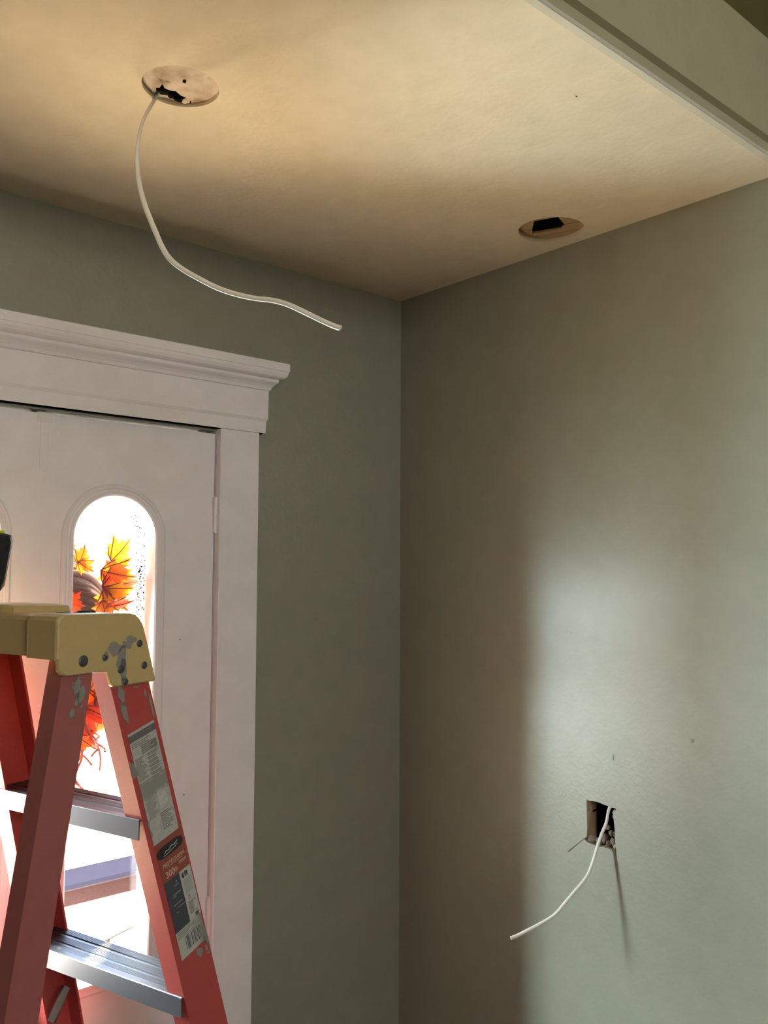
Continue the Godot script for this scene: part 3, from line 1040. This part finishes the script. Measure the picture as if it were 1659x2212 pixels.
func rail_pt(ff: float, h: float, front: bool, off: float) -> Vector3:
	# point on the outer face of a near rail, ff metres back from its leading edge
	var dd := HR - h
	var a := (WF + SF * dd - ff) if front else (-WR - SR * dd + ff)
	return lad(a, -TF * dd - off, h)

func patch(r: Node3D, ff: float, h: float, w: float, hh: float, front: bool) -> void:
	var st := mb()
	var poly := blob(Vector2.ZERO, w, hh, 13, 0.3)
	var a: Array = []
	var b: Array = []
	for p in poly:
		var x := clampf(ff + p.x, 0.0005, (FW if front else RW) - 0.0005)
		a.append(rail_pt(x, h + p.y, front, 0.0))
		b.append(rail_pt(x, h + p.y, front, 0.0010))
	loft(st, [a, b], poly, lad(0, 1, 0), lad(0, -1, 0))
	obj("paint_smear", st, M.smear, r)

func on_rail(u: float, v: float, off: float) -> Vector3:
	# label coordinates: u across the rail from its rear edge (0..FW), v up along the rail from h = 1.2
	var dd0 := HR - 1.2 - v * 0.962
	var ff := FW - u
	# across direction is square to the rail's slope
	return rail_pt(ff, HR - dd0 + u * SF, true, off)

func label_quad(r: Node3D, called: String, u0: float, u1: float, v0: float, v1: float, m: Material, off: float) -> MeshInstance3D:
	var st := mb()
	flat(st)
	var p := [on_rail(u0, v0, off), on_rail(u1, v0, off), on_rail(u1, v1, off), on_rail(u0, v1, off)]
	var uv := [Vector2(0, 1), Vector2(1, 1), Vector2(1, 0), Vector2(0, 0)]
	for k in [0, 2, 1, 0, 3, 2]:
		st.set_uv(uv[k])
		st.add_vertex(p[k])
	var o := obj(called, st, m, r)
	return o

func tex_mat(im: Image, rough := 0.6) -> StandardMaterial3D:
	var m := mat(Color(1, 1, 1), rough)
	m.albedo_texture = ImageTexture.create_from_image(im)
	return m

func rail_text(r: Node3D, s: String, u: float, v: float, height: float, width: float, m: Material) -> void:
	var t := TextMesh.new()
	t.text = s
	var f := SystemFont.new()
	f.font_names = PackedStringArray(["Droid Sans"])
	f.font_weight = 700
	t.font = f
	t.font_size = 32
	t.pixel_size = 0.01
	t.depth = 0.02
	t.horizontal_alignment = HORIZONTAL_ALIGNMENT_LEFT
	var o := MeshInstance3D.new()
	o.name = "lettering"
	o.mesh = t
	o.material_override = m
	var bb := t.get_aabb()
	var ex := (on_rail(0.06, v, 0) - on_rail(0.0, v, 0)).normalized()
	var ey := (on_rail(u, v + 0.05, 0) - on_rail(u, v, 0)).normalized()
	var ez := ex.cross(ey).normalized()
	var sx := width / maxf(bb.size.x, 0.001)
	var sy := height / maxf(bb.size.y, 0.001)
	o.transform = Transform3D(Basis(ex * sx, ey * sy, ez * 0.02), on_rail(u, v, 0.0012) - ex * bb.position.x * sx - ey * bb.position.y * sy)
	r.add_child(o, true)

func lines(im: Image, x0: int, x1: int, y0: int, y1: int, step: int, thick: int, col: Color) -> void:
	var y := y0
	while y < y1:
		var e := x0 + int((x1 - x0) * rng.randf_range(0.55, 1.0))
		var x := x0
		while x < e:
			var w := rng.randi_range(4, 16)
			im.fill_rect(Rect2i(x, y, mini(w, e - x), thick), col)
			x += w + 2
		y += step

func stickers(r: Node3D) -> void:
	var paper := Color(0.74, 0.74, 0.71)
	var ink := Color(0.40, 0.38, 0.38)
	# long warning sticker
	var im := Image.create(256, 768, false, Image.FORMAT_RGB8)
	im.fill(paper)
	im.fill_rect(Rect2i(0, 18, 256, 46), Color(0.42, 0.39, 0.39))
	lines(im, 12, 244, 78, 110, 11, 5, ink)
	im.fill_rect(Rect2i(90, 112, 150, 60), Color(0.50, 0.47, 0.46))
	lines(im, 96, 236, 120, 170, 12, 5, paper)
	lines(im, 14, 110, 180, 330, 8, 4, ink)
	var y := 182
	while y < 345:
		im.fill_rect(Rect2i(118, y, rng.randi_range(90, 126), 5), ink)
		im.fill_rect(Rect2i(130, y + 9, rng.randi_range(60, 100), 8), Color(0.52, 0.49, 0.48))
		y += 27
	im.fill_rect(Rect2i(0, 345, 256, 4), ink)
	lines(im, 20, 130, 440, 600, 7, 3, ink)
	lines(im, 140, 236, 440, 560, 12, 5, Color(0.88, 0.88, 0.84))
	lines(im, 120, 240, 600, 720, 11, 5, ink)
	# wiped band of grey paint across the middle
	var n := FastNoiseLite.new()
	n.seed = 3
	n.frequency = 0.02
	for yy in 768:
		for xx in 256:
			var k := n.get_noise_2d(xx * 1.2, yy * 0.8) * 0.5 + 0.5
			var band := clampf(1.0 - absf(yy - 400.0) / 70.0, 0.0, 1.0) * 1.4
			var a := clampf(k * 0.75 + band - 0.28, 0.0, 0.9)
			im.set_pixel(xx, yy, im.get_pixel(xx, yy).lerp(Color(0.55, 0.55, 0.53), a))
	label_quad(r, "warning_sticker", 0.009, 0.062, 0.172, 0.340, tex_mat(im), 0.0006)
	# brown band with a dark emblem, lettering below it
	label_quad(r, "brown_sticker", 0.011, 0.066, 0.112, 0.172, M.brownlabel, 0.0005)
	var st := mb()
	var em := PackedVector2Array()
	for k in 28:
		var t := TAU * k / 28
		em.append(Vector2(0.037 + 0.027 * signf(cos(t)) * pow(absf(cos(t)), 0.6), 0.1545 + 0.0085 * signf(sin(t)) * pow(absf(sin(t)), 0.7)))
	var a: Array = []
	var b: Array = []
	for p in em:
		a.append(on_rail(p.x, p.y, 0.0004))
		b.append(on_rail(p.x, p.y, 0.0010))
	loft(st, [a, b], em, lad(0, 1, 0), lad(0, -1, 0))
	var eo := obj("emblem", st, M.ink, r)
	eo.set_meta("label", "dark oval emblem with a pale swash")
	st = mb()
	var sw: Array = []
	for q in [[0.024, 0.1520], [0.029, 0.1545], [0.034, 0.1535], [0.040, 0.1565], [0.046, 0.1555], [0.053, 0.1585]]:
		sw.append(on_rail(q[0], q[1], 0.0012))
	tube(st, sw, 0.0007, 5, 3)
	sw = []
	for q in [[0.022, 0.1490], [0.034, 0.1500], [0.047, 0.1520], [0.052, 0.1540]]:
		sw.append(on_rail(q[0], q[1], 0.0012))
	tube(st, sw, 0.0005, 5, 3)
	obj("emblem_swash", st, M.paper, r)
	rail_text(r, "PROFESSIONAL", 0.0165, 0.1335, 0.0052, 0.045, M.cream)
	st = mb()
	tube(st, [on_rail(0.022, 0.1312, 0.0008), on_rail(0.054, 0.1312, 0.0008)], 0.0005, 5, 1)
	obj("print_rule", st, M.cream, r)
	rail_text(r, "300", 0.0175, 0.1165, 0.0095, 0.017, M.cream)
	rail_text(r, "lb", 0.0355, 0.1180, 0.0062, 0.006, M.cream)
	for vv in [0.1262, 0.1238]:
		label_quad(r, "small_print", 0.047, 0.062, vv, vv + 0.0012, M.cream, 0.0009)
	# lower sticker: dark panel at the left, pale column at the right, bar code below
	im = Image.create(128, 256, false, Image.FORMAT_RGB8)
	im.fill(Color(0.27, 0.28, 0.31))
	for q in [[92, 24, 8, 8], [70, 42, 40, 3], [52, 80, 60, 4], [40, 90, 30, 3], [36, 128, 74, 3], [64, 148, 54, 3], [50, 168, 14, 4]]:
		im.fill_rect(Rect2i(q[0], q[1], q[2], q[3]), Color(0.66, 0.66, 0.68))
	label_quad(r, "dark_sticker", 0.011, 0.0425, 0.034, 0.112, tex_mat(im), 0.0006)
	im = Image.create(128, 256, false, Image.FORMAT_RGB8)
	im.fill(paper)
	im.fill_rect(Rect2i(20, 48, 92, 74), Color(0.66, 0.68, 0.66))
	im.fill_rect(Rect2i(40, 132, 14, 10), ink)
	im.fill_rect(Rect2i(44, 148, 8, 6), ink)
	lines(im, 22, 112, 166, 226, 8, 4, ink)
	im.fill_rect(Rect2i(70, 234, 40, 20), ink)
	label_quad(r, "pale_sticker", 0.0430, 0.067, 0.034, 0.112, tex_mat(im), 0.0006)
	rail_text(r, "6ft", 0.0465, 0.1000, 0.0088, 0.0120, M.ink)
	im = Image.create(256, 192, false, Image.FORMAT_RGB8)
	im.fill(paper)
	lines(im, 10, 190, 8, 50, 10, 4, ink)
	var x := 70
	while x < 225:
		var w := rng.randi_range(2, 9)
		im.fill_rect(Rect2i(x, 62, w, 96), Color(0.33, 0.31, 0.32))
		x += w + rng.randi_range(3, 8)
	for yy in 192:
		for xx in range(150, 256):
			var k := n.get_noise_2d(xx * 1.4, yy * 1.4) * 0.5 + 0.5 + (xx - 200) / 110.0
			im.set_pixel(xx, yy, im.get_pixel(xx, yy).lerp(Color(0.55, 0.55, 0.53), clampf(k, 0.0, 0.9)))
	label_quad(r, "barcode_sticker", 0.011, 0.066, -0.008, 0.034, tex_mat(im), 0.0006)

# ---------------------------------------------------------------- cables
func cables() -> void:
	var pts: Array = []
	for p in [[-0.9045, 2.4560, 0.4800], [-0.9093, 2.4400, 0.4686], [-0.9174, 2.4226, 0.4668], [-0.9253, 2.4027, 0.4648], [-0.9305, 2.3802, 0.465], [-0.9336, 2.356, 0.4669], [-0.9345, 2.3274, 0.4703], [-0.9331, 2.3009, 0.4759], [-0.9292, 2.274, 0.4837], [-0.9246, 2.2513, 0.4925], [-0.9196, 2.2293, 0.5017], [-0.9146, 2.2081, 0.5109], [-0.9085, 2.1903, 0.5215], [-0.8977, 2.1746, 0.5363], [-0.8812, 2.159, 0.5561], [-0.8631, 2.1442, 0.5774], [-0.8449, 2.1339, 0.5992], [-0.8284, 2.1274, 0.6198], [-0.8146, 2.1234, 0.6384], [-0.8021, 2.1164, 0.6554], [-0.7892, 2.1057, 0.6725], [-0.7754, 2.0938, 0.6903], [-0.7651, 2.0845, 0.7053], [-0.7597, 2.0794, 0.7163]]:
		pts.append(Vector3(p[0], p[1], p[2]))
	var c := thing("electrical_cable", "white flat electrical cable hanging from the left round hole in the ceiling", "cable")
	var st := mb()
	cable(st, pts, 0.0042, 0.55)
	obj("sheath", st, M.cable, c)
	pts = []
	for p in [[0.05, 1.335, 0.625], [0.02, 1.322, 0.611], [0.0009, 1.3055, 0.6017], [-0.0065, 1.2777, 0.5985], [-0.0154, 1.2575, 0.594], [-0.0226, 1.2394, 0.5909], [-0.029, 1.2213, 0.5883], [-0.0354, 1.2032, 0.5857], [-0.044, 1.1834, 0.5812], [-0.0555, 1.1674, 0.5744], [-0.0691, 1.1514, 0.5657], [-0.0841, 1.1319, 0.5557], [-0.1004, 1.1124, 0.5446], [-0.1209, 1.0984, 0.5298], [-0.1442, 1.0846, 0.5126], [-0.1586, 1.0771, 0.5027], [-0.1686, 1.0737, 0.4964]]:
		pts.append(Vector3(p[0], p[1], p[2]))
	c = thing("electrical_cable", "short white electrical cable poking out of the square wall cut-out", "cable")
	st = mb()
	cable(st, pts, 0.0032, 0.8)
	obj("sheath", st, M.cable, c)

func cable(st: SurfaceTool, pts: Array, r: float, squash: float) -> void:
	tube(st, pts, r, 12, 4, squash, Vector3(0.3, 0.75, -0.25))

# ---------------------------------------------------------------- wreath outside the door
func maple_leaf() -> ArrayMesh:
	# five-lobed leaf in the x-y plane, stem at the origin, tip towards +y, 1 unit long, gently folded
	var out := [[0.0, 0.0], [0.16, 0.06], [0.34, 0.02], [0.30, 0.14], [0.52, 0.26], [0.40, 0.34], [0.60, 0.62], [0.38, 0.56], [0.34, 0.66], [0.20, 0.54], [0.18, 0.78], [0.08, 0.74], [0.0, 1.0]]
	var l: Array = []
	for q in out: l.append(Vector2(q[0], q[1]))
	for k in range(out.size() - 2, 0, -1): l.append(Vector2(-out[k][0], out[k][1]))
	var st := mb()
	st.set_smooth_group(1)
	var c := Vector2(0, 0.22)
	var z := func(p: Vector2) -> Vector3: return Vector3(p.x, p.y, -0.28 * absf(p.x) * absf(p.x) - 0.22 * p.y * p.y + 0.06 * sin(p.x * 9.0))
	for k in l.size():
		var a: Vector2 = l[k]
		var b: Vector2 = l[(k + 1) % l.size()]
		var am := c.lerp(a, 0.5)
		var bm := c.lerp(b, 0.5)
		tri(st, z.call(c), z.call(am), z.call(bm), Vector3.BACK)
		quad(st, z.call(am), z.call(a), z.call(b), z.call(bm), Vector3.BACK)
	st.generate_normals()
	return st.commit()

func leaf_veins() -> ArrayMesh:
	var st := mb()
	for e in [[0.0, 0.95], [0.52, 0.56], [-0.52, 0.56], [0.42, 0.22], [-0.42, 0.22]]:
		var p: Array = []
		for k in 4:
			var v := Vector2(0, 0.02).lerp(Vector2(e[0], e[1]), k / 3.0)
			p.append(Vector3(v.x, v.y, -0.28 * v.x * v.x - 0.22 * v.y * v.y + 0.06 * sin(v.x * 9.0) + 0.004))
		tube(st, p, 0.017, 4, 2, 1.0, Vector3.ZERO, false)
	st.generate_normals()
	return st.commit()

func wreath() -> void:
	var w := thing("autumn_wreath", "autumn wreath of orange and yellow maple leaves hanging outside the door", "wreath")
	var c := Vector3(-0.870, 1.628, -0.125)
	var st := mb()
	# twisted vines form the ring
	for k in 26:
		var p: Array = []
		var ph := k * TAU / 26.0 + rng.randf_range(-0.1, 0.1)
		var wd := rng.randf_range(0.80, 1.08)
		for i in 33:
			var t := TAU * i / 32.0
			var tw := ph + t * 2.0
			var rr := 0.122 + 0.049 * wd * cos(tw)
			p.append(c + Vector3(cos(t) * rr, sin(t) * rr, 0.034 * sin(tw)))
		tube(st, p, 0.0125, 7, 2, 1.0, Vector3.ZERO, false)
	obj("vine_ring", st, M.vine, w)
	# loose tendrils below
	st = mb()
	for k in 24:
		var p: Array = []
		var x := -0.80 + 0.062 * rng.randf() - 0.005
		var y := 1.46 - 0.03 * rng.randf()
		var q := Vector3(x, y, -0.10 + rng.randf_range(-0.02, 0.02))
		var ang := rng.randf_range(0, TAU)
		for i in 8:
			p.append(q)
			ang += rng.randf_range(-1.2, 1.2)
			q += Vector3(cos(ang) * 0.010, -0.012 + sin(ang) * 0.010, rng.randf_range(-0.004, 0.004))
		tube(st, p, 0.0024, 5, 3, 1.0, Vector3.ZERO, false)
	obj("loose_tendrils", st, M.vein, w).set_meta("kind", "stuff")
	# added unseen burlap bow at the top, blocks light through the window arch
	for sd in [-1.0, 1.0]:
		st = mb()
		var prof := PackedVector2Array()
		for k in 20:
			var t := TAU * k / 20.0
			prof.append(Vector2(sd * (0.040 - 0.038 * cos(t)), 0.036 * sin(t) * (1.0 - 0.45 * cos(t))))
		var la: Array = []
		var lb: Array = []
		for q in prof:
			var f: float = absf(q.x) / 0.08
			la.append(Vector3(-0.884 + q.x, 1.842 + q.y * 1.5 + 0.020 * f, -0.062 - 0.010 * f))
			lb.append(Vector3(-0.884 + q.x, 1.842 + q.y * 1.5 + 0.020 * f, -0.105 - 0.020 * f))
		loft(st, [la, lb], prof, Vector3.BACK, Vector3.FORWARD, true)
		obj("added_bow_loop", st, M.burlap, w)
		st = mb()
		var tail := PackedVector2Array([Vector2(-0.014, 0.0), Vector2(0.014, 0.0), Vector2(0.024, -0.115), Vector2(0.0, -0.10), Vector2(-0.024, -0.115)])
		prism(st, tail, Vector3(-0.884 + sd * 0.012, 1.838, -0.064), Vector3(1, 0.1 * sd, 0).rotated(Vector3.BACK, sd * 0.35), Vector3(0, 1, 0).rotated(Vector3.BACK, sd * 0.35), Vector3(0, 0, -0.002))
		obj("added_bow_tail", st, M.burlap, w)
	st = mb()
	box(st, Vector3(-0.902, 1.822, -0.110), Vector3(-0.866, 1.864, -0.058), Transform3D(), 0.01)
	obj("added_bow_knot", st, M.burlap, w)
	var lm := maple_leaf()
	var vm := leaf_veins()
	# x, y, size, direction (degrees, 90 is up), colour, tilt
	var spots := [
		[-0.7250, 1.7760, 0.050, 45.0, 0, 15.0], [-0.7450, 1.7590, 0.058, -8.0, 3, 40.0], [-0.7420, 1.7260, 0.066, 6.0, 1, 12.0], [-0.7390, 1.7230, 0.056, -40.0, 0, 25.0], [-0.7880, 1.7700, 0.032, 70.0, 0, 20.0],
		[-0.7340, 1.6860, 0.046, 22.0, 1, 60.0], [-0.7400, 1.7000, 0.034, -75.0, 3, 20.0], [-0.7320, 1.6620, 0.052, -18.0, 2, 50.0], [-0.7900, 1.7760, 0.030, -30.0, 3, 40.0], [-0.8150, 1.6950, 0.036, -10.0, 2, 10.0],
		[-0.7200, 1.6200, 0.060, 5.0, 1, 30.0], [-0.7180, 1.5800, 0.062, -20.0, 2, 25.0], [-0.7350, 1.5400, 0.060, -60.0, 1, 10.0], [-0.7500, 1.5100, 0.055, -35.0, 2, 15.0], [-0.7650, 1.5300, 0.060, -90.0, 1, 10.0], [-0.7800, 1.5000, 0.060, -70.0, 2, 20.0], [-0.7400, 1.4850, 0.045, -50.0, 3, 15.0], [-0.7750, 1.4650, 0.050, -100.0, 2, 5.0], [-0.7950, 1.4500, 0.050, -80.0, 1, 15.0], [-0.7560, 1.5600, 0.060, -20.0, 3, 10.0],
		[-0.8600, 1.7600, 0.060, 100.0, 1, 20.0], [-0.9300, 1.7500, 0.060, 120.0, 2, 20.0], [-0.9900, 1.7000, 0.060, 150.0, 3, 30.0], [-1.0300, 1.6200, 0.060, 180.0, 1, 20.0], [-1.0200, 1.5400, 0.060, 200.0, 2, 20.0], [-0.9700, 1.4700, 0.060, 240.0, 1, 10.0], [-0.9000, 1.4400, 0.055, 270.0, 3, 10.0], [-0.8400, 1.4400, 0.055, 285.0, 2, 15.0], [-0.8300, 1.7900, 0.045, 60.0, 3, 20.0]]
	for q in spots:
		var o := MeshInstance3D.new()
		o.name = "maple_leaf"
		o.mesh = lm
		o.material_override = M.leafs[q[4]]
		var b := Basis(Vector3(0, 0, 1), deg_to_rad(q[3] - 90.0)) * Basis(Vector3(0, 1, 0), deg_to_rad(q[5])) * Basis(Vector3(1, 0, 0), deg_to_rad(q[5] * 0.4))
		o.transform = Transform3D(b.scaled_local(Vector3.ONE * q[2] * 1.32), Vector3(q[0], q[1], -0.058 - 0.0008 * (spots.find(q) % 5)))
		w.add_child(o, true)
		var v := MeshInstance3D.new()
		v.name = "leaf_veins"
		v.mesh = vm
		v.material_override = M.vein
		o.add_child(v, true)

# ---------------------------------------------------------------- cordless tool on the ladder top
func drill() -> void:
	# standing on the cap, its rear end reaching into the picture from the left
	var t := thing("cordless_drill", "dark cordless drill with lime accent standing on the ladder top at the left edge", "drill", Vector3(-1.058, 1.7115, 0.215), 0.30)
	var st := mb()
	var prof := PackedVector2Array([Vector2(0.026, 0.012), Vector2(0.035, 0.022), Vector2(0.047, 0.092), Vector2(0.044, 0.101), Vector2(0.030, 0.104), Vector2(-0.085, 0.104), Vector2(-0.095, 0.098), Vector2(-0.100, 0.075), Vector2(-0.095, 0.052), Vector2(-0.060, 0.045), Vector2(-0.012, 0.040), Vector2(0.0, 0.028)])
	var loops: Array = []
	for q in [[-0.030, 0.86], [-0.024, 0.97], [0.0, 1.0], [0.024, 0.97], [0.030, 0.86]]:
		var lp: Array = []
		for p in prof:
			var cc := Vector2(-0.02, 0.07)
			var r: Vector2 = cc + (p - cc) * q[1]
			lp.append(Vector3(r.x, r.y, q[0]))
		loops.append(lp)
	loft(st, loops, prof, Vector3.FORWARD, Vector3.BACK, true)
	obj("motor_housing", st, M.black, t)
	st = mb()
	box(st, Vector3(-0.080, 0.1020, -0.012), Vector3(0.040, 0.1075, 0.012), Transform3D(), 0.0015)
	obj("lime_strip", st, M.lime, t)
	st = mb()
	box(st, Vector3(-0.018, 0.020, -0.017), Vector3(0.018, 0.060, 0.017), Transform3D(Basis(Vector3(0, 0, 1), 0.1), Vector3(0.004, 0, 0)), 0.006)
	obj("handle", st, M.black, t)
	st = mb()
	box(st, Vector3(-0.070, 0.0, -0.035), Vector3(0.012, 0.026, 0.035), Transform3D(), 0.005)
	obj("battery_pack", st, M.black, t)
	st = mb()
	tube(st, [Vector3(-0.095, 0.075, 0), Vector3(-0.11, 0.075, 0), Vector3(-0.135, 0.075, 0)], 0.019, 14, 2)
	obj("chuck", st, M.rivet, t)
